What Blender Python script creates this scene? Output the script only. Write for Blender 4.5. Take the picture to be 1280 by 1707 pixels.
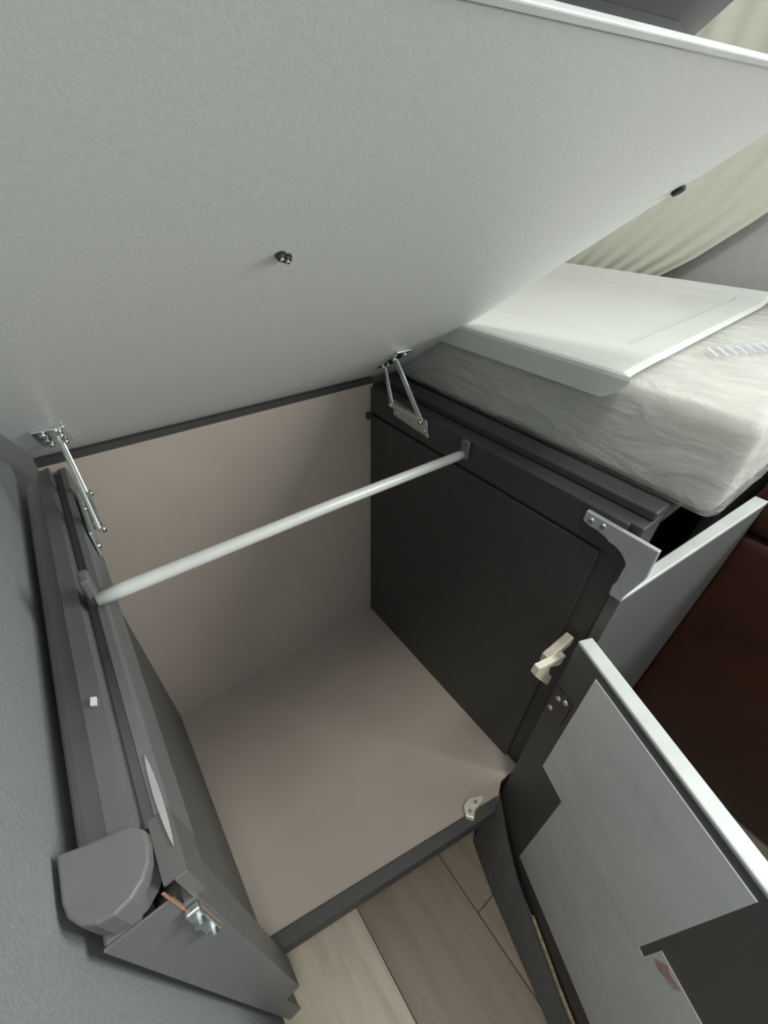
import bpy, bmesh, math, random
from mathutils import Vector, Matrix, noise as mnoise
random.seed(7)
for o in list(bpy.data.objects):
    bpy.data.objects.remove(o)
scene = bpy.context.scene
COL = scene.collection

# ---------------------------------------------------------------- camera
# Plan units: 1 unit = inner width of the cabinet (0.45 m); z = 0 is the cabinet's inner floor, FZ the room floor
S = 0.45
FZ = -0.42
def W(p):
    return Vector((p[0]*S, p[1]*S, (p[2]-FZ)*S))
CAMC = (0.0831623, -0.21148127, 1.89850045)
CR = ((0.79704592, -0.60358316, 0.02012886),
      (-0.35720629, -0.49805033, -0.79015792),
      (0.4869512, 0.62260199, -0.61257268))      # rows: right, down, forward
cam_data = bpy.data.cameras.new('camera')
cam = bpy.data.objects.new('camera', cam_data)
COL.objects.link(cam)
m = Matrix.Identity(4)
for r in range(3):
    m[r][0] = CR[0][r]; m[r][1] = -CR[1][r]; m[r][2] = -CR[2][r]
m.translation = W(CAMC)
cam.matrix_world = m
cam_data.sensor_fit = 'HORIZONTAL'
cam_data.sensor_width = 36
cam_data.lens = 693.85/1280*36
cam_data.clip_start = 0.01
scene.camera = cam

# ---------------------------------------------------------------- light
world = bpy.data.worlds.new('daylight')
scene.world = world
world.use_nodes = True
bg = world.node_tree.nodes['Background']
bg.inputs['Color'].default_value = (0.93, 0.97, 1.0, 1)
bg.inputs['Strength'].default_value = 0.84

def area(name, loc, target, sx, sy, power, col=(1, 1, 1)):
    d = bpy.data.lights.new(name, 'AREA')
    d.shape = 'RECTANGLE'; d.size = sx; d.size_y = sy; d.energy = power; d.color = col
    o = bpy.data.objects.new(name, d)
    COL.objects.link(o)
    o.location = W(loc)
    o.rotation_euler = (W(target)-W(loc)).to_track_quat('-Z', 'Y').to_euler()
    return o
# daylight through the window in the right-hand wall, and the ceiling lamp of the room
area('window_right_offscreen', (2.715, -1.55, 2.85), (0.0, -1.55, 2.85), 0.7, 0.7, 25, (0.97, 1.0, 0.97))
area('ceiling_lamp_offscreen', (0.25, -0.85, 4.95), (0.25, -0.85, 0.0), 0.3, 0.3, 11, (1.0, 0.96, 0.9))

vs = scene.view_settings
vs.view_transform = 'Standard'
vs.look = 'None'
vs.exposure = 0.16
vs.gamma = 1
vs.use_curve_mapping = False

# ---------------------------------------------------------------- materials
def mat(name, col, rough=0.5, metal=0.0, nscale=30, namt=0.08, bump=0.0, bscale=200, stretch=(1, 1, 1),
        alpha=1.0, col2=None, coat=0.0, trans=0.0):
    mt = bpy.data.materials.new(name)
    mt.use_nodes = True
    nt = mt.node_tree
    b = nt.nodes['Principled BSDF']
    b.inputs['Roughness'].default_value = rough
    b.inputs['Metallic'].default_value = metal
    b.inputs['Alpha'].default_value = alpha
    b.inputs['Coat Weight'].default_value = coat
    b.inputs['Transmission Weight'].default_value = trans
    tc = nt.nodes.new('ShaderNodeTexCoord')
    mp = nt.nodes.new('ShaderNodeMapping')
    mp.inputs['Scale'].default_value = stretch
    nt.links.new(tc.outputs['Object'], mp.inputs['Vector'])
    nz = nt.nodes.new('ShaderNodeTexNoise')
    nz.inputs['Scale'].default_value = nscale
    nz.inputs['Detail'].default_value = 6
    nt.links.new(mp.outputs['Vector'], nz.inputs['Vector'])
    rp = nt.nodes.new('ShaderNodeValToRGB')
    c2 = col2 or tuple(min(1, c*(1+namt)) for c in col)
    c1 = col if col2 else tuple(c*(1-namt) for c in col)
    rp.color_ramp.elements[0].position = 0.3
    rp.color_ramp.elements[1].position = 0.7
    rp.color_ramp.elements[0].color = (*c1, 1)
    rp.color_ramp.elements[1].color = (*c2, 1)
    nt.links.new(nz.outputs['Fac'], rp.inputs['Fac'])
    nt.links.new(rp.outputs['Color'], b.inputs['Base Color'])
    if bump:
        n2 = nt.nodes.new('ShaderNodeTexNoise')
        n2.inputs['Scale'].default_value = bscale
        n2.inputs['Detail'].default_value = 4
        nt.links.new(mp.outputs['Vector'], n2.inputs['Vector'])
        bp = nt.nodes.new('ShaderNodeBump')
        bp.inputs['Strength'].default_value = bump
        bp.inputs['Distance'].default_value = 0.002
        nt.links.new(n2.outputs['Fac'], bp.inputs['Height'])
        nt.links.new(bp.outputs['Normal'], b.inputs['Normal'])
    return mt
M = {
    'lid': mat('lid_laminate', (0.82, 0.84, 0.81), 0.42, nscale=400, namt=0.035, bump=0.05, bscale=700),
    'lid_edge': mat('lid_edge_band', (0.85, 0.88, 0.85), 0.4),
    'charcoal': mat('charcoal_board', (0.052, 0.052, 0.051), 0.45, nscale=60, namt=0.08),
    'grey_board': mat('grey_board', (0.105, 0.107, 0.103), 0.5, nscale=50, namt=0.06),
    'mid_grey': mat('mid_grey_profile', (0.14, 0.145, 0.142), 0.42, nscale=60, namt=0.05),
    'light_edge': mat('light_edge_band', (0.52, 0.55, 0.535), 0.4),
    'bracket': mat('grey_bracket_paint', (0.36, 0.37, 0.365), 0.4),
    'beige': mat('beige_board', (0.455, 0.395, 0.34), 0.55, nscale=18, namt=0.03),
    'rubber': mat('black_rubber', (0.025, 0.025, 0.025), 0.8),
    'steel': mat('zinc_steel', (0.72, 0.78, 0.77), 0.22, metal=1.0, nscale=90, namt=0.1),
    'darksteel': mat('dark_steel', (0.12, 0.12, 0.12), 0.25, metal=1.0),
    'rod': mat('painted_rod', (0.62, 0.63, 0.60), 0.3, nscale=40, namt=0.05),
    'brass': mat('nickel_hinge', (0.9, 0.82, 0.66), 0.3, metal=0.4, nscale=60, namt=0.15),
    'film': mat('protective_film', (0.76, 0.79, 0.80), 0.3, nscale=14, namt=0.12, bump=0.22, bscale=35, stretch=(1, 1, 1.4),
                col2=(0.86, 0.88, 0.89)),
    'orange': mat('worn_orange_edge', (0.42, 0.2, 0.11), 0.7),
    'red': mat('red_smear', (0.6, 0.28, 0.27), 0.6, nscale=90, col2=(0.62, 0.5, 0.48)),
    'chip': mat('raw_chipboard', (0.36, 0.30, 0.19), 0.9, nscale=160, namt=0.4, bump=0.6, bscale=300),
    'floor': mat('floor_base', (0.22, 0.175, 0.125), 0.8),
    'wall': mat('grey_wall_paint', (0.215, 0.23, 0.23), 0.75, nscale=300, namt=0.06, bump=0.25, bscale=500),
    'wall_pale': mat('pale_wall_paint', (0.50, 0.50, 0.49), 0.75, nscale=60, namt=0.05, bump=0.2),
    'foam': mat('cream_foam', (0.56, 0.56, 0.50), 0.9, nscale=20, namt=0.1),
    'white_plastic': mat('white_plastic', (0.64, 0.66, 0.62), 0.3, nscale=8, namt=0.02),
    'brown': mat('brown_leather', (0.05, 0.015, 0.008), 0.34, nscale=6, namt=0.35, bump=0.15, bscale=60),
    'lilac': mat('lilac_print', (0.62, 0.64, 0.80), 0.5),
    'white': mat('white_paint', (0.8, 0.8, 0.78), 0.5),
    'pane': mat('window_glass', (1, 1, 1), 0.02, trans=1.0, namt=0),
}
def plank_mat(i, col):
    return mat('laminate_plank_%d' % i, tuple(c*0.82 for c in col), 0.42, nscale=7, stretch=(9, 1, 1),
               col2=tuple(min(1, c*1.12) for c in col), bump=0.08, bscale=40)
PL = [plank_mat(0, (0.56, 0.49, 0.39)), plank_mat(1, (0.22, 0.175, 0.125)), plank_mat(2, (0.25, 0.20, 0.148))]

def curtain_mat():
    mt = bpy.data.materials.new('cream_curtain_fabric')
    mt.use_nodes = True
    nt = mt.node_tree
    b = nt.nodes['Principled BSDF']
    b.inputs['Roughness'].default_value = 0.85
    wv = nt.nodes.new('ShaderNodeTexNoise')
    wv.inputs['Scale'].default_value = 60
    tc = nt.nodes.new('ShaderNodeTexCoord')
    nt.links.new(tc.outputs['Object'], wv.inputs['Vector'])
    rp = nt.nodes.new('ShaderNodeValToRGB')
    rp.color_ramp.elements[0].color = (0.84, 0.83, 0.71, 1)
    rp.color_ramp.elements[1].color = (0.90, 0.89, 0.79, 1)
    nt.links.new(wv.outputs['Fac'], rp.inputs['Fac'])
    nt.links.new(rp.outputs['Color'], b.inputs['Base Color'])
    tl = nt.nodes.new('ShaderNodeBsdfTranslucent')
    nt.links.new(rp.outputs['Color'], tl.inputs['Color'])
    mx = nt.nodes.new('ShaderNodeMixShader')
    mx.inputs['Fac'].default_value = 0.25
    out = nt.nodes['Material Output']
    nt.links.new(b.outputs['BSDF'], mx.inputs[1])
    nt.links.new(tl.outputs['BSDF'], mx.inputs[2])
    nt.links.new(mx.outputs['Shader'], out.inputs['Surface'])
    return mt
M['curtain'] = curtain_mat()

def wrap_mat():
    mt = bpy.data.materials.new('clear_plastic_wrap')
    mt.use_nodes = True
    nt = mt.node_tree
    b = nt.nodes['Principled BSDF']
    b.inputs['Base Color'].default_value = (0.8, 0.82, 0.8, 1)
    b.inputs['Roughness'].default_value = 0.1
    tc = nt.nodes.new('ShaderNodeTexCoord')
    mp = nt.nodes.new('ShaderNodeMapping')
    mp.inputs['Scale'].default_value = (1, 0.35, 1.0)
    mp.inputs['Rotation'].default_value = (0.7, 0.2, 0.3)
    nt.links.new(tc.outputs['Object'], mp.inputs['Vector'])
    nz = nt.nodes.new('ShaderNodeTexNoise')
    nz.inputs['Scale'].default_value = 26
    nz.inputs['Detail'].default_value = 5
    nz.inputs['Distortion'].default_value = 1.6
    nt.links.new(mp.outputs['Vector'], nz.inputs['Vector'])
    bp = nt.nodes.new('ShaderNodeBump')
    bp.inputs['Strength'].default_value = 0.9
    bp.inputs['Distance'].default_value = 0.014
    nt.links.new(nz.outputs['Fac'], bp.inputs['Height'])
    nt.links.new(bp.outputs['Normal'], b.inputs['Normal'])
    mr = nt.nodes.new('ShaderNodeMapRange')
    mr.inputs['From Min'].default_value = 0.35
    mr.inputs['From Max'].default_value = 0.7
    mr.inputs['To Min'].default_value = 0.2
    mr.inputs['To Max'].default_value = 0.42
    nt.links.new(nz.outputs['Fac'], mr.inputs['Value'])
    nt.links.new(mr.outputs['Result'], b.inputs['Alpha'])
    return mt
M['wrap'] = wrap_mat()

# ---------------------------------------------------------------- mesh helpers (plan units)
class MB:
    def __init__(self):
        self.bm = bmesh.new()
    def face(self, idx):
        try:
            return self.bm.faces.new(idx)
        except ValueError:
            return None
    def hexa(self, bot, top):
        v = [self.bm.verts.new(p) for p in bot] + [self.bm.verts.new(p) for p in top]
        n = len(bot)
        self.face(v[:n][::-1]); self.face(v[n:])
        for i in range(n):
            j = (i+1) % n
            self.face([v[i], v[j], v[n+j], v[n+i]])
        return self
    def box(self, x0, x1, y0, y1, z0, z1, bev=0.0):
        b = bmesh.new()
        bmesh.ops.create_cube(b, size=1)
        for v in b.verts:
            v.co = Vector(((x0+x1)/2+v.co.x*(x1-x0), (y0+y1)/2+v.co.y*(y1-y0), (z0+z1)/2+v.co.z*(z1-z0)))
        if bev:
            bmesh.ops.bevel(b, geom=b.edges[:], offset=bev, segments=3, affect='EDGES', profile=0.5)
        return self.merge(b)
    def merge(self, b, mtx=None):
        if mtx is not None:
            b.transform(mtx)
        mp = {}
        for v in b.verts:
            mp[v] = self.bm.verts.new(v.co)
        for f in b.faces:
            self.face([mp[v] for v in f.verts])
        b.free()
        return self
    def slab(self, pts, off):
        off = Vector(off)
        a = [Vector(p) for p in pts]
        return self.hexa(a, [p+off for p in a])
    def prism(self, poly, y0, y1):              # poly in x,z, extruded along y
        return self.hexa([(x, y0, z) for x, z in poly], [(x, y1, z) for x, z in poly])
    def tube(self, pts, r, n=12, caps=True):
        pts = [Vector(p) for p in pts]
        rr = r if isinstance(r, (list, tuple)) else [r]*len(pts)
        rings = []
        for i, p in enumerate(pts):
            d = (pts[min(i+1, len(pts)-1)]-pts[max(i-1, 0)]).normalized()
            u = d.cross(Vector((0, 0, 1)) if abs(d.z) < 0.9 else Vector((1, 0, 0))).normalized()
            w = d.cross(u)
            rings.append([self.bm.verts.new(p+(u*math.cos(t)+w*math.sin(t))*rr[i]) for t in [2*math.pi*k/n for k in range(n)]])
        for a, b in zip(rings, rings[1:]):
            for k in range(n):
                self.face([a[k], a[(k+1) % n], b[(k+1) % n], b[k]])
        if caps:
            self.face(rings[0][::-1]); self.face(rings[-1])
        return self
    def grid(self, fn, nu, nv):
        g = [[self.bm.verts.new(fn(i/nu, j/nv)) for j in range(nv+1)] for i in range(nu+1)]
        for i in range(nu):
            for j in range(nv):
                self.face([g[i][j], g[i+1][j], g[i+1][j+1], g[i][j+1]])
        return self
    def bevel(self, off, seg=2):
        bmesh.ops.remove_doubles(self.bm, verts=self.bm.verts[:], dist=1e-5)
        ed = [e for e in self.bm.edges if len(e.link_faces) == 2 and e.calc_face_angle(0) > 0.6]
        bmesh.ops.bevel(self.bm, geom=ed, offset=off, segments=seg, affect='EDGES', profile=0.5, clamp_overlap=True)
        return self
    def build(self, name, material, parent=None, smooth=False, solid=0.0):
        bmesh.ops.recalc_face_normals(self.bm, faces=self.bm.faces[:])
        root = Vector((0, 0, 0))
        q = parent
        while q is not None:
            root = root + q.location
            q = q.parent
        for v in self.bm.verts:
            v.co = W(v.co)-root
        if parent is None:                     # origin at the thing's base
            xs = [v.co.x for v in self.bm.verts]; ys = [v.co.y for v in self.bm.verts]; zs = [v.co.z for v in self.bm.verts]
            org = Vector(((min(xs)+max(xs))/2, (min(ys)+max(ys))/2, min(zs)))
            for v in self.bm.verts:
                v.co -= org
        me = bpy.data.meshes.new(name)
        self.bm.to_mesh(me)
        self.bm.free()
        me.materials.append(M[material] if isinstance(material, str) else material)
        if smooth:
            for f in me.polygons:
                f.use_smooth = True
        o = bpy.data.objects.new(name, me)
        COL.objects.link(o)
        if parent is None:
            o.location = org
        else:
            o.parent = parent
        if solid:
            md = o.modifiers.new('thickness', 'SOLIDIFY')
            md.thickness = solid
        return o

def thing(name, base, label, cat, group=None):
    o = bpy.data.objects.new(name, None)
    COL.objects.link(o)
    o.location = W(base)
    o.empty_display_size = 0.05
    o['label'] = label
    o['category'] = cat
    if group:
        o['group'] = group
    return o
def tag(o, label, cat, group=None):
    o['label'] = label; o['category'] = cat
    if group:
        o['group'] = group
    return o
def struct(o, label=None, cat=None):
    o['kind'] = 'structure'
    if label:
        o['label'] = label
    if cat:
        o['category'] = cat
    return o

# ---------------------------------------------------------------- the room
XW0, XW1, YW0, YW1, ZC = -0.123, 2.72, -3.6, 2.1, 5.0
floor = struct(MB().box(XW0-0.05, XW1+0.05, YW0, YW1+0.05, FZ-0.12, FZ-0.012).build('floor', 'floor'),
               'laminate plank floor in beige and pale wood tones', 'floor')
PW = 0.385
k = 0
x = 0.245-PW
while x < XW1:
    y = -3.6 + random.random()*0.5
    ys = [-3.6]
    first = (k == 0)
    cuts = {0: [-1.9, 0.6], 1: [-0.95, 1.2], 2: [-2.4, -0.2]}.get(k, [-3.0+random.random(), -0.4+random.random()*0.6])
    ys = [-3.6]+cuts+[YW1]
    for a, b in zip(ys, ys[1:]):
        mt = PL[0] if k == 0 else PL[1+(k+int(b*3)) % 2]
        MB().box(x+0.0012, min(x+PW, XW1)-0.0012, a+0.0012, b-0.0012, FZ-0.0118, FZ, 0.002).build('plank', mt, floor)
    x += PW
    k += 1
struct(MB().box(XW0-0.1, XW0, YW0, YW1, FZ-0.0115, ZC).build('wall_left', 'wall'), 'mid-grey painted wall beside the cabinet', 'wall')
struct(MB().box(XW0-0.1, XW1+0.1, YW1, YW1+0.1, FZ-0.0115, ZC).build('wall_back', 'wall_pale'), 'pale wall behind the raised lid', 'wall')
wr = MB()
wy0, wy1, wz0, wz1 = -2.4, -0.7, 1.95, 3.75
wr.box(XW1, XW1+0.1, YW0, wy0, FZ-0.0115, ZC)
wr.box(XW1, XW1+0.1, wy1, YW1, FZ-0.0115, ZC)
wr.box(XW1, XW1+0.1, wy0, wy1, FZ-0.0115, wz0)
wr.box(XW1, XW1+0.1, wy0, wy1, wz1, ZC)
struct(wr.build('wall_right', 'wall_pale'), 'pale wall with window beyond the wrapped mattress', 'wall')
win = MB()
for a, b, c, d in ((wy0, wy0+0.08, wz0, wz1), (wy1-0.08, wy1, wz0, wz1), (wy0+0.08, wy1-0.08, wz0, wz0+0.08),
                   (wy0+0.08, wy1-0.08, wz1-0.08, wz1), (-1.59, -1.51, wz0+0.08, wz1-0.08)):
    win.box(XW1+0.03, XW1+0.08, a, b, c, d)
wf = struct(win.build('window_1', 'white'), 'white framed window in the pale wall', 'window')
for a, b in ((wy0+0.08, -1.59), (-1.51, wy1-0.08)):
    MB().box(XW1+0.05, XW1+0.06, a, b, wz0+0.08, wz1-0.08).build('pane', 'pane', None)
for o in [o for o in bpy.data.objects if o.name.startswith('pane')]:
    mw = o.location.copy()
    o.parent = wf
    o.location = mw-wf.location

# ---------------------------------------------------------------- the cabinet
cab = thing('storage_cabinet', (0.45, 0.5, FZ), 'charcoal storage cabinet with raised lid, open door and beige interior', 'cabinet')
D = 1.05
H = 1.31
# floor board and front edge strip
fl = [(-0.062, 0.118), (0.80, -0.045), (0.90, 0.012), (1.0, 0.012), (1.0, D), (-0.062, D)]
MB().hexa([(x, y, -0.04) for x, y in fl], [(x, y, 0) for x, y in fl]).build('bottom_board', 'beige', cab)
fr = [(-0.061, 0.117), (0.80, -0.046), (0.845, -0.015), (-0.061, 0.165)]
MB().hexa([(x, y-0.008, -0.045) for x, y in fr], [(x, y, 0.008) for x, y in fr]).bevel(0.004).build('front_edge_shade_strip', 'charcoal', cab)  # front rail, made dark to carry the shade along the floor's front too
MB().box(-0.062, 1.0, 0.19, 0.23, FZ, -0.045).build('plinth', 'grey_board', cab)
MB().box(-0.065, 1.0, D, D+0.03, -0.04, 1.312).build('back_board', 'beige', cab)
MB().box(-0.065, 1.0, D+0.002, D+0.05, 1.3122, 1.332).build('rear_rail', 'charcoal', cab)
# left side board with stepped top rail and rounded front end
MB().box(-0.105, -0.0665, 0.012, D+0.03, FZ, 1.255, 0.004).build('side_board', 'grey_board', cab)
prof = [(-0.110, 1.256), (-0.110, 1.268), (-0.106, 1.272), (-0.098, 1.276), (-0.078, 1.278), (-0.071, 1.303), (-0.045, 1.308),
        (-0.039, 1.280), (-0.028, 1.280), (-0.024, 1.297), (-0.012, 1.297), (-0.008, 1.287), (-0.006, 1.18), (-0.0605, 1.18), (-0.0605, 1.256)]
rail = MB().prism(prof, 0.085, D).build('top_rail', 'mid_grey', cab)
cap = [(-0.117, 0.104), (-0.117, 0.062)]
for t in range(0, 9):
    a = math.pi + math.pi*t/8
    cap.append((-0.075+0.042*math.cos(a), 0.055+0.043*math.sin(a)))
cap += [(-0.033, 0.07), (-0.045, 0.085), (-0.088, 0.095)]
MB().hexa([(x, y, 1.2555) for x, y in cap], [(x, y, 1.312) for x, y in cap]).bevel(0.003).build('end_cap', 'mid_grey', cab)
lb = MB().box(-0.066, -0.062, 0.085, D, -0.04, 1.18).build('inner_lining', 'grey_board', cab)
sc = []
for i in range(13):
    t = i/12
    sc.append((t, 0.008*math.sin(math.pi*t)**0.7))
g = MB()
top = [(-0.0165+0.003*t, 0.165-0.125*t) for t, w in sc]
g.slab([(x-w*0.5, y, 1.2975) for (x, y), (t, w) in zip(top, sc)]+[(x+w*0.5, y, 1.2975) for (x, y), (t, w) in reversed(list(zip(top, sc)))][1:-1], (0, 0, 0.0012))
g.build('scuff_mark', 'bracket', cab)['label'] = 'pale scuff mark on the grey rail'
MB().slab([(-0.060, 0.272, 1.3065), (-0.053, 0.268, 1.3065), (-0.051, 0.282, 1.3065), (-0.058, 0.286, 1.3065)], (0, 0, 0.0035)).build('sticker', 'white', cab)
# front edge hardware on the left board: striker slot and catch
MB().box(-0.0660, -0.018, 0.012, 0.0845, 0.012, 1.179).build('front_stile', 'grey_board', cab)
MB().box(-0.0325, -0.0075, 0.012, 0.0845, 1.1795, 1.214).build('front_stile', 'grey_board', cab)
MB().box(-0.0215, -0.0075, 0.012, 0.0845, 1.2142, 1.2903).build('front_stile', 'grey_board', cab)
MB().box(-0.0325, -0.0075, 0.012, 0.0845, 1.2905, 1.2965).build('front_stile', 'grey_board', cab)
MB().box(-0.105, -0.0185, 0.0092, 0.0118, 0.012, 1.214).build('lit_front_layer', 'mid_grey', cab)  # paler layer over the board front, its lit look put into the colour
MB().box(-0.105, -0.062, 0.0092, 0.0118, FZ, 0.0118).build('lit_front_layer', 'mid_grey', cab)
MB().box(-0.105, -0.0340, 0.0092, 0.0118, 1.2142, 1.2545).build('lit_front_layer', 'mid_grey', cab)
MB().box(-0.0213, -0.0080, 0.0092, 0.0118, 1.2142, 1.2955).build('lit_front_layer', 'mid_grey', cab)
MB().box(-0.0335, -0.0216, 0.045, 0.0840, 1.2145, 1.2900).build('slot', 'grey_board', cab)       # back of a real recess
MB().box(-0.0375, -0.0345, 0.0083, 0.0091, 1.20, 1.290).build('edge_wear', 'orange', cab)
ca = MB().box(-0.038, -0.020, -0.002, 0.009, 1.075, 1.205, 0.003).build('door_catch', 'steel', cab)
for z in (1.10, 1.175):
    MB().tube([(-0.029, -0.002, z), (-0.029, -0.010, z)], 0.007).build('screw', 'steel', ca)
# right side board, inner rail with seam, ledge
MB().box(1.0, 1.10, 0.0, D+0.03, FZ, 1.30, 0.003).build('side_board', 'charcoal', cab)
MB().box(0.988, 0.9999, 0.03, D-0.002, 1.20, 1.300, 0.003).build('inner_rail', 'charcoal', cab)
MB().box(0.988, 0.9999, 0.065, D-0.002, 0.0005, 1.188, 0.002).build('inner_panel', 'charcoal', cab)
MB().box(1.04, 1.105, 0.0, D, 1.3002, 1.328, 0.006).build('ledge', 'charcoal', cab)
MB().box(0.965, 0.988, D-0.012, D-0.0005, 1.175, 1.20).build('notch_shade_block', 'charcoal', cab)  # solid block, its charcoal stands in for the shade of a recess
# corner bracket, concave fillet
bp_ = [(0.125, 1.288), (0.125, 1.258), (0.105, 1.252), (0.085, 1.252), (0.06, 1.246)]
for t in range(0, 9):
    a = math.pi/2*t/8
    bp_.append((0.05-0.062*math.sin(a), 1.178+0.062*math.cos(a)))
bp_ += [(0.0, 1.13), (-0.002, 1.1005), (-0.03, 1.1005), (-0.055, 1.20), (-0.052, 1.283)]
bk = MB().hexa([(0.974, y, z) for y, z in bp_], [(0.9875, y, z) for y, z in bp_]).bevel(0.002).build('corner_bracket', 'bracket', cab)
bk['label'] = 'pale grey corner bracket with a curved inner edge'
for y, z in ((0.075, 1.272), (0.105, 1.270)):
    MB().tube([(0.974, y, z), (0.969, y, z)], [0.008, 0.006]).build('screw', 'steel', bk)

# hanging rod
rp = [(-0.020, 0.478, 1.312), (0.025, 0.481, 1.310), (0.5, 0.512, 1.282), (0.94, 0.537, 1.252), (0.98, 0.54, 1.25)]
rod = MB().tube(rp, [0.012, 0.0145, 0.0145, 0.0145, 0.013], 16).build('cross_rod', 'rod', cab, True)
rod['label'] = 'slim pale metal rod spanning the cabinet'
MB().box(-0.030, -0.014, 0.478, 0.515, 1.299, 1.36, 0.005).build('rod_tab', 'mid_grey', rod)
MB().box(0.974, 0.9875, 0.520, 0.552, 1.235, 1.298, 0.005).build('rod_tab', 'mid_grey', rod)

# lid: underside plane through y = 1.05, rising towards the front
TH = math.radians(35)
ct, st = math.cos(TH), math.sin(TH)
def L(x, s, n=0.0):            # s along the slope from the hinge edge, n above the underside
    return Vector((x, 1.07-s*ct+n*st, 1.333+s*st+n*ct))
LX0, LX1 = -0.065, 1.135
def LL(x):
    return 1.143+0.068*x
lidm = MB().hexa([L(LX0, 0.0), L(LX1, -0.055), L(LX1, LL(LX1)), L(LX0, LL(LX0))],
                 [L(LX0, 0.0, 0.028), L(LX1, -0.055, 0.028), L(LX1, LL(LX1)-0.04, 0.028), L(LX0, LL(LX0)-0.04, 0.028)]).bevel(0.003)
lid = lidm.build('lid', 'lid', cab)
lid['label'] = 'raised grey laminate lid seen from below'
def lstrip(x0, x1, a, b, n0, n1):          # strip along the free edge, a..b measured from that edge
    return MB().hexa([L(x0, LL(x0)+a, n0), L(x1, LL(x1)+a, n0), L(x1, LL(x1)+b, n0), L(x0, LL(x0)+b, n0)],
                     [L(x0, LL(x0)+a, n1), L(x1, LL(x1)+a, n1), L(x1, LL(x1)+b, n1), L(x0, LL(x0)+b, n1)])
lstrip(LX0, LX1, 0.0, 0.008, -0.002, 0.005).bevel(0.0015).build('edge_band', 'lid_edge', lid)
lstrip(LX0, 0.70, -0.09, -0.004, 0.0055, 0.0292).build('gap_shade_strip', 'charcoal', lid)  # charcoal strip standing in for the shadow gap below the top board
lstrip(LX0, 0.752, -0.28, 0.16, 0.0295, 0.075).bevel(0.006).build('top_board', 'mid_grey', lid)
def lid_bolt(x, s, r, h):
    b = MB().tube([L(x, s, 0.001), L(x, s, -h*0.45), L(x, s, -h*0.5), L(x, s, -h)], [r*1.2, r*1.2, r, r*0.9], 14).build('bolt', 'darksteel', lid, False)
    MB().tube([L(x, s, -h), L(x, s, -h-0.003)], [r*0.5, r*0.4], 10).build('bolt_head', 'steel', b)
lid_bolt(0.352, 0.868, 0.0062, 0.006)
lid_bolt(0.362, 0.862, 0.0062, 0.006)
MB().tube([L(1.128, 1.005, 0.002), L(1.128, 1.005, -0.006)], [0.013, 0.011], 14).build('bumper', 'rubber', lid)

# lift hinges (zinc steel): wall plate, spring bar, two arms, lid pads, screws
def lift_hinge(x, sgn):
    # sgn +1: plate on a board whose face looks towards -x (right board); -1 the left one
    xi = x-0.012*sgn
    h = MB().slab([(x, 0.705, 1.232), (x, 0.72, 1.292), (x, 0.905, 1.302), (x, 0.895, 1.245)], (-0.006*sgn, 0, 0)).bevel(0.002).build('lift_hinge', 'steel', cab)
    MB().box(min(xi, xi-0.018*sgn), max(xi, xi-0.018*sgn), 0.735, 0.89, 1.283, 1.303, 0.004).build('spring_bar', 'steel', h)
    lp = L(xi, 0.235, -0.004)
    lq = L(xi, 0.165, -0.004)
    for a, b, r in (((xi-0.006*sgn, 0.725, 1.288), (xi-0.006*sgn, lp.y, lp.z-0.01), 0.0085),
                    ((xi-0.006*sgn, 0.885, 1.293), (xi-0.006*sgn, lq.y, lq.z-0.01), 0.0075)):
        A, B = Vector(a), Vector(b)
        d = (B-A).normalized()
        w = d.cross(Vector((1, 0, 0))).normalized()*r*1.25
        arm = MB().slab([A-w, B-w*0.8, B+w*0.8, A+w], (-0.008*sgn, 0, 0)).bevel(0.002).build('arm', 'steel', h)
        for P in (A, B):
            MB().tube([P+Vector((-0.008*sgn, 0, 0)), P+Vector((-0.016*sgn, 0, 0))], [r*1.2, r*0.9], 12).build('rivet', 'steel', h, True)
    pd = MB().hexa([L(xi-0.03, 0.13, -0.0075), L(xi+0.03, 0.13, -0.0075), L(xi+0.03, 0.275, -0.0075), L(xi-0.03, 0.275, -0.0075)],
                   [L(xi-0.03, 0.13, -0.0005), L(xi+0.03, 0.13, -0.0005), L(xi+0.03, 0.275, -0.0005), L(xi-0.03, 0.275, -0.0005)]).bevel(0.002).build('lid_pad', 'steel', h)
    for s in (0.15, 0.2, 0.255):
        c = L(xi+0.012*sgn, s, -0.0075); d = L(xi+0.012*sgn, s, -0.015)
        MB().tube([c, d], [0.009, 0.006], 12).build('screw', 'steel', h, True)
    for y, z in ((0.725, 1.25), (0.875, 1.262)):
        MB().tube([(x-0.006*sgn, y, z), (x-0.011*sgn, y, z)], [0.009, 0.006], 12).build('screw', 'steel', h, True)
lift_hinge(0.9875, 1)
lift_hinge(-0.0055, -1)

# door, opened about 70 degrees, with edge band, two cup hinges and film sheets
HX, HY = 0.915, -0.004
de = Vector((-0.196, -0.494, 0)).normalized()
dn = Vector((de.y, -de.x, 0))                 # inner side, towards the camera
if dn.x > 0:
    dn = -dn
def Dp(s, z, n=0.0):
    p = Vector((HX, HY, 0))+de*s+dn*n
    return Vector((p.x, p.y, z))
DW = 0.86
def dslab(s0, s1, z0, z1, n0, n1):
    return MB().slab([Dp(s0, z0, n0), Dp(s1, z0, n0), Dp(s1, z1, n0), Dp(s0, z1, n0)], dn*(n1-n0))
door = dslab(0.0, DW, -0.375, 0.945, -0.042, 0.0).bevel(0.003).build('door', 'grey_board', cab)
door['label'] = 'open grey cabinet door with pale film on its inner face'
dslab(0.0, DW, 0.9452, 0.958, -0.043, 0.001).bevel(0.004).build('edge_band', 'light_edge', door)
fa = dslab(0.092, 0.528, 0.390, 0.920, 0.0003, 0.0036).build('film_sheet', 'film', door)
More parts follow.
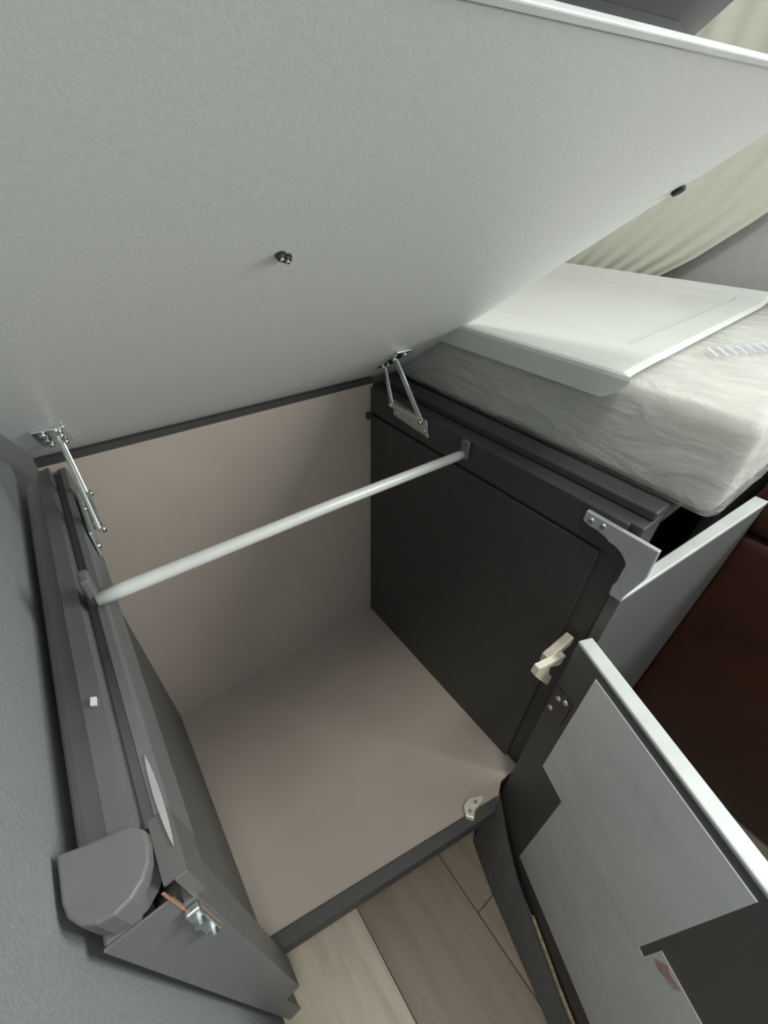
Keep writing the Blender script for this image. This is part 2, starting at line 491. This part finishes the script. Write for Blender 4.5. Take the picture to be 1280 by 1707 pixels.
fb = dslab(0.198, 0.66, -0.216, 0.389, 0.0003, 0.0022).build('film_sheet', 'film', door)
dslab(0.545, 0.66, 0.3895, 0.493, 0.0003, 0.0022).build('film_sheet', 'film', door)
MB().slab([Dp(0.553, 0.44, 0.0023), Dp(0.57, 0.43, 0.0023), Dp(0.605, 0.455, 0.0023), Dp(0.61, 0.485, 0.0023), Dp(0.585, 0.475, 0.0023), Dp(0.57, 0.488, 0.0023)], dn*0.0005).build('red_smear', 'red', door)
def cup_hinge(z):
    h = MB().hexa([Dp(0.0, z-0.035, 0.001), Dp(0.0, z+0.035, 0.001), Dp(-0.02, z+0.04, 0.05), Dp(-0.02, z-0.03, 0.05)],
                  [Dp(0.01, z-0.035, 0.004), Dp(0.01, z+0.035, 0.004), Dp(0.004, z+0.04, 0.056), Dp(0.004, z-0.03, 0.056)]).build('cup_hinge', 'brass', cab)
    h['label'] = 'nickel and brass toned cup hinge'
    return h
def hinge(z, drop):
    a = unit = None
    h = MB().slab([(0.905, 0.004, z+0.02), (0.765, 0.008, z+0.085), (0.758, 0.008, z+0.06), (0.80, 0.008, z-0.0), (0.885, 0.008, z-0.115), (0.888, 0.008, z-0.075),
                   (0.85, 0.008, z-0.02), (0.835, 0.008, z+0.025), (0.89, 0.004, z-0.01)], (0.0, 0.016, 0.004)).build('cup_hinge', 'brass', cab)
    MB().box(0.865, 0.985, 0.026, 0.052, z-0.02, z+0.015, 0.004).build('hinge_arm', 'brass', h)
    for s, zz in ((0.03, z-0.15), (0.055, z-0.13), (0.02, z-0.22)):
        MB().tube([Dp(s, zz, 0.0003), Dp(s, zz, 0.007)], [0.011, 0.008], 10).build('screw', 'steel', h)
    dslab(0.012, 0.075, z-0.235, z-0.115, 0.0003, 0.004).bevel(0.001).build('hinge_cup', 'darksteel', h)
hinge(0.865, 0.1)
lh = MB().slab([(0.685, 0.006, 0.0095), (0.703, 0.036, 0.0095), (0.733, 0.041, 0.0095), (0.792, 0.014, 0.0095), (0.768, 0.001, 0.0095), (0.73, 0.0, 0.0095), (0.704, -0.018, 0.0095)], (0.004, 0.004, 0.016)).bevel(0.002).build('cup_hinge', 'brass', cab)
for x, y in ((0.705, 0.0), (0.745, 0.008)):
    MB().tube([(x+0.006, y+0.012, 0.0255), (x+0.006, y+0.012, 0.030)], [0.008, 0.006], 10).build('screw', 'steel', lh)

# ---------------------------------------------------------------- grey skirting strip leaning on the door's foot
topl = [(-0.012, -0.05), (0.06, -0.13), (0.14, -0.215), (0.24, -0.285), (0.36, -0.325), (0.545, -0.355), (0.78, -0.36)]
bot = [(0.795, -0.028), (0.765, -0.10), (0.735, -0.18), (0.70, -0.29), (0.66, -0.42), (0.61, -0.58), (0.53, -0.82)]
up, lo = [], []
for (s, z), (bx, by) in zip(topl, bot):
    t = Dp(s, z, 0.02)
    up.append(t); lo.append(Vector((bx, by, FZ+0.002)))
sk = thing('skirting_board', (0.7, -0.3, FZ), 'narrow bowed grey skirting board leaning at the foot of the open door', 'board')
g = MB()
vu = [g.bm.verts.new(v) for v in up]; vl = [g.bm.verts.new(v) for v in lo]
for i in range(len(vu)-1):
    g.face([vl[i], vl[i+1], vu[i+1], vu[i]])
bmesh.ops.subdivide_edges(g.bm, edges=g.bm.edges[:], cuts=2, use_grid_fill=True)
g.build('board', 'grey_board', sk, False, 0.004)
g = MB()
for i in range(4, len(up)-1):
    a, b = up[i], up[i+1]
    g.slab([a+Vector((0.001, 0, 0.002)), b+Vector((0.001, 0, 0.002)), b+dn*-0.012+Vector((0, 0, 0.004)), a+dn*-0.012+Vector((0, 0, 0.004))], (0, 0, 0.006))
g.build('raw_edge', 'chip', sk)['label'] = 'raw chipboard edge'

# ---------------------------------------------------------------- neighbouring bench and what lies on it
bench = thing('bench_cabinet', (1.8, 0.6, FZ), 'dark grey bench cabinet carrying the plastic-wrapped mattress', 'cabinet')
def fy(x):
    return 0.008-0.09*(x-0.99)
BX0, BX1 = 0.99, 1.80
FT = 0.038
MB().hexa([(1.106, fy(1.106)-FT, FZ), (BX1, fy(BX1)-FT, FZ), (BX1, fy(BX1), FZ), (1.106, fy(1.106), FZ)],
          [(1.106, fy(1.106)-FT, 1.085), (BX1, fy(BX1)-FT, 1.085), (BX1, fy(BX1), 1.085), (1.106, fy(1.106), 1.085)]).build('front_panel', 'grey_board', bench)
MB().hexa([(BX0, fy(BX0)-FT, FZ), (1.1055, fy(1.1055)-FT, FZ), (1.1055, -0.002, FZ), (BX0, -0.002, FZ)],
          [(BX0, fy(BX0)-FT, 1.085), (1.1055, fy(1.1055)-FT, 1.085), (1.1055, -0.002, 1.085), (BX0, -0.002, 1.085)]).build('front_stile', 'grey_board', bench)
MB().hexa([(BX0, fy(BX0)-FT-0.001, 1.0853), (BX1, fy(BX1)-FT-0.001, 1.0853), (BX1, fy(BX1)+0.001, 1.0853), (BX0, -0.002, 1.0853)],
          [(BX0, fy(BX0)-FT-0.001, 1.10), (BX1, fy(BX1)-FT-0.001, 1.10), (BX1, fy(BX1)+0.001, 1.10), (BX0, -0.002, 1.10)]).bevel(0.003).build('edge_band', 'light_edge', bench)
MB().box(1.805, 2.68, 0.0, 0.035, FZ, 1.10).build('front_panel', 'grey_board', bench)
MB().box(1.108, 2.68, -0.0, 1.95, 1.27, 1.305, 0.004).build('top_board', 'charcoal', bench)
MB().box(1.112, 1.15, 0.06, 1.95, FZ, 1.27).build('side_board', 'charcoal', bench)
MB().box(2.64, 2.68, 0.06, 1.95, FZ, 1.27).build('side_board', 'charcoal', bench)

mx0, mx1, my0, my1, mz0, mz1 = 1.13, 2.60, -0.085, 1.80, 1.306, 1.552
mat_t = thing('mattress', (1.85, 0.85, mz0), 'cream foam mattress wrapped in crinkled clear plastic on the bench', 'mattress')
MB().box(mx0+0.012, mx1-0.012, my0+0.012, my1-0.012, mz0+0.004, mz1-0.010, 0.03).build('foam_core', 'foam', mat_t, True)
b = bmesh.new()
bmesh.ops.create_cube(b, size=1)
for v in b.verts:
    v.co = Vector(((mx0+mx1)/2+v.co.x*(mx1-mx0), (my0+my1)/2+v.co.y*(my1-my0), (mz0+mz1)/2+v.co.z*(mz1-mz0)))
bmesh.ops.bevel(b, geom=b.edges[:], offset=0.03, segments=3, affect='EDGES', profile=0.5)
bmesh.ops.subdivide_edges(b, edges=[e for e in b.edges if e.calc_length() > 0.15], cuts=48, use_grid_fill=True)
bmesh.ops.triangulate(b, faces=[f for f in b.faces if len(f.verts) > 4])
for v in b.verts:
    q = Vector((v.co.x*5, v.co.y*5+v.co.z*6, v.co.z*9-v.co.x*3))
    w = 1-abs(mnoise.noise(q)*1.8)
    w2 = mnoise.noise(q*3.1)
    c = Vector(((mx0+mx1)/2, (my0+my1)/2, (mz0+mz1)/2))
    dsp = 0.007*w+0.003*w2-0.004
    if v.co.z > mz0+0.03:
        if v.co.x < mx0+0.02: v.co.x -= dsp
        if v.co.y < my0+0.02: v.co.y -= dsp
        if v.co.z > mz1-0.02: v.co.z += dsp*0.6
MB().merge(b).build('plastic_wrap', 'wrap', mat_t, True)
for i in range(9):
    x = 1.50+0.034*i; y = 0.155-0.012*i
    MB().slab([(x, y, mz1+0.006), (x+0.012, y, mz1+0.006), (x+0.075, y+0.05, mz1+0.006), (x+0.06, y+0.05, mz1+0.006)], (0, 0, 0.001)).build('print_stroke', 'lilac', mat_t)

# white plastic cover with turned-down rim
zs = mz1+0.019
cols = [(1.108, -0.066), (1.1085, -0.04), (1.109, -0.012), (1.113, -0.004), (1.122, 0.0), (1.16, 0.003), (1.24, 0.004), (1.34, 0.004), (1.352, 0.001),
        (1.362, -0.006), (1.40, -0.007), (1.7, -0.007), (2.1, -0.006), (2.34, -0.004), (2.42, 0.012), (2.47, 0.03), (2.52, 0.022), (2.56, 0.004)]
rows = [0.0, 0.006, 0.016, 0.05, 0.09, 0.10, 0.112, 0.2, 0.4, 0.6, 0.8, 1.0, 1.2, 1.4]
g = MB()
gv = []
for (cx_, cz) in cols:
    line = []
    y0 = 0.205+0.085*(cx_-1.12)
    drop = max(0, -cz-0.012)/0.054
    if cx_ < 1.115:
        y0 += 0.055*drop**2-0.012
    for r in rows:
        z = cz
        if cx_ > 1.12:
            inset = r > 0.105
            if not inset and cz < 0:
                z = 0.003
            if r < 0.003: z -= 0.010
            elif r < 0.01: z -= 0.005
        line.append(g.bm.verts.new((cx_, y0+r, zs+z)))
    gv.append(line)
for i in range(len(gv)-1):
    for j in range(len(rows)-1):
        g.face([gv[i][j], gv[i+1][j], gv[i+1][j+1], gv[i][j+1]])
cover = g.build('plastic_cover', 'white_plastic', None, False, 0.002)
tag(cover, 'white plastic cover with turned-down rim lying on the wrapped mattress', 'cover')

# ---------------------------------------------------------------- dark brown leather pouf beside the bench front
pf = thing('leather_pouf', (2.2, -0.7, FZ), 'dark red-brown leather pouf standing before the bench front', 'pouf')
MB().box(1.82, 2.68, -1.5, -0.065, FZ+0.03, 0.94, 0.05).build('body', 'brown', pf, True)
MB().box(1.81, 2.69, -1.51, -0.055, 0.942, 1.11, 0.06).build('cushion', 'brown', pf, True)
for x in (1.92, 2.58):
    for y in (-1.4, -0.16):
        MB().tube([(x, y, FZ), (x, y, FZ+0.045)], 0.03).build('foot', 'rubber', pf)

# ---------------------------------------------------------------- cream curtain swept towards the back corner
edge = [(1.45, 1.02), (1.55, 0.90), (1.66, 0.74), (1.85, 0.53), (2.05, 0.40), (2.4, 0.27), (3.0, 0.20), (4.0, 0.16)]
def ye(z):
    for (z0, y0), (z1, y1) in zip(edge, edge[1:]):
        if z <= z1:
            t = max(0, (z-z0)/(z1-z0))
            return y0+(y1-y0)*t
    return edge[-1][1]
def cur(u, v):
    z = 1.44+(4.0-1.44)*v**1.5
    y = ye(z)+(1.95-ye(z))*u
    x = 2.655+0.008*math.sin(u*2*math.pi*13+math.sin(v*4))+0.006*math.sin(u*41)
    return (x, y, z)
ct_ = thing('curtain', (2.65, 1.3, 1.44), 'cream curtain swept to the back corner beside the raised lid', 'curtain')
MB().grid(cur, 130, 40).build('fabric', 'curtain', ct_, True, 0.001)
MB().tube([(2.655, -1.9, 4.03), (2.655, 2.0, 4.03)], 0.02).build('curtain_rail', 'white', ct_)
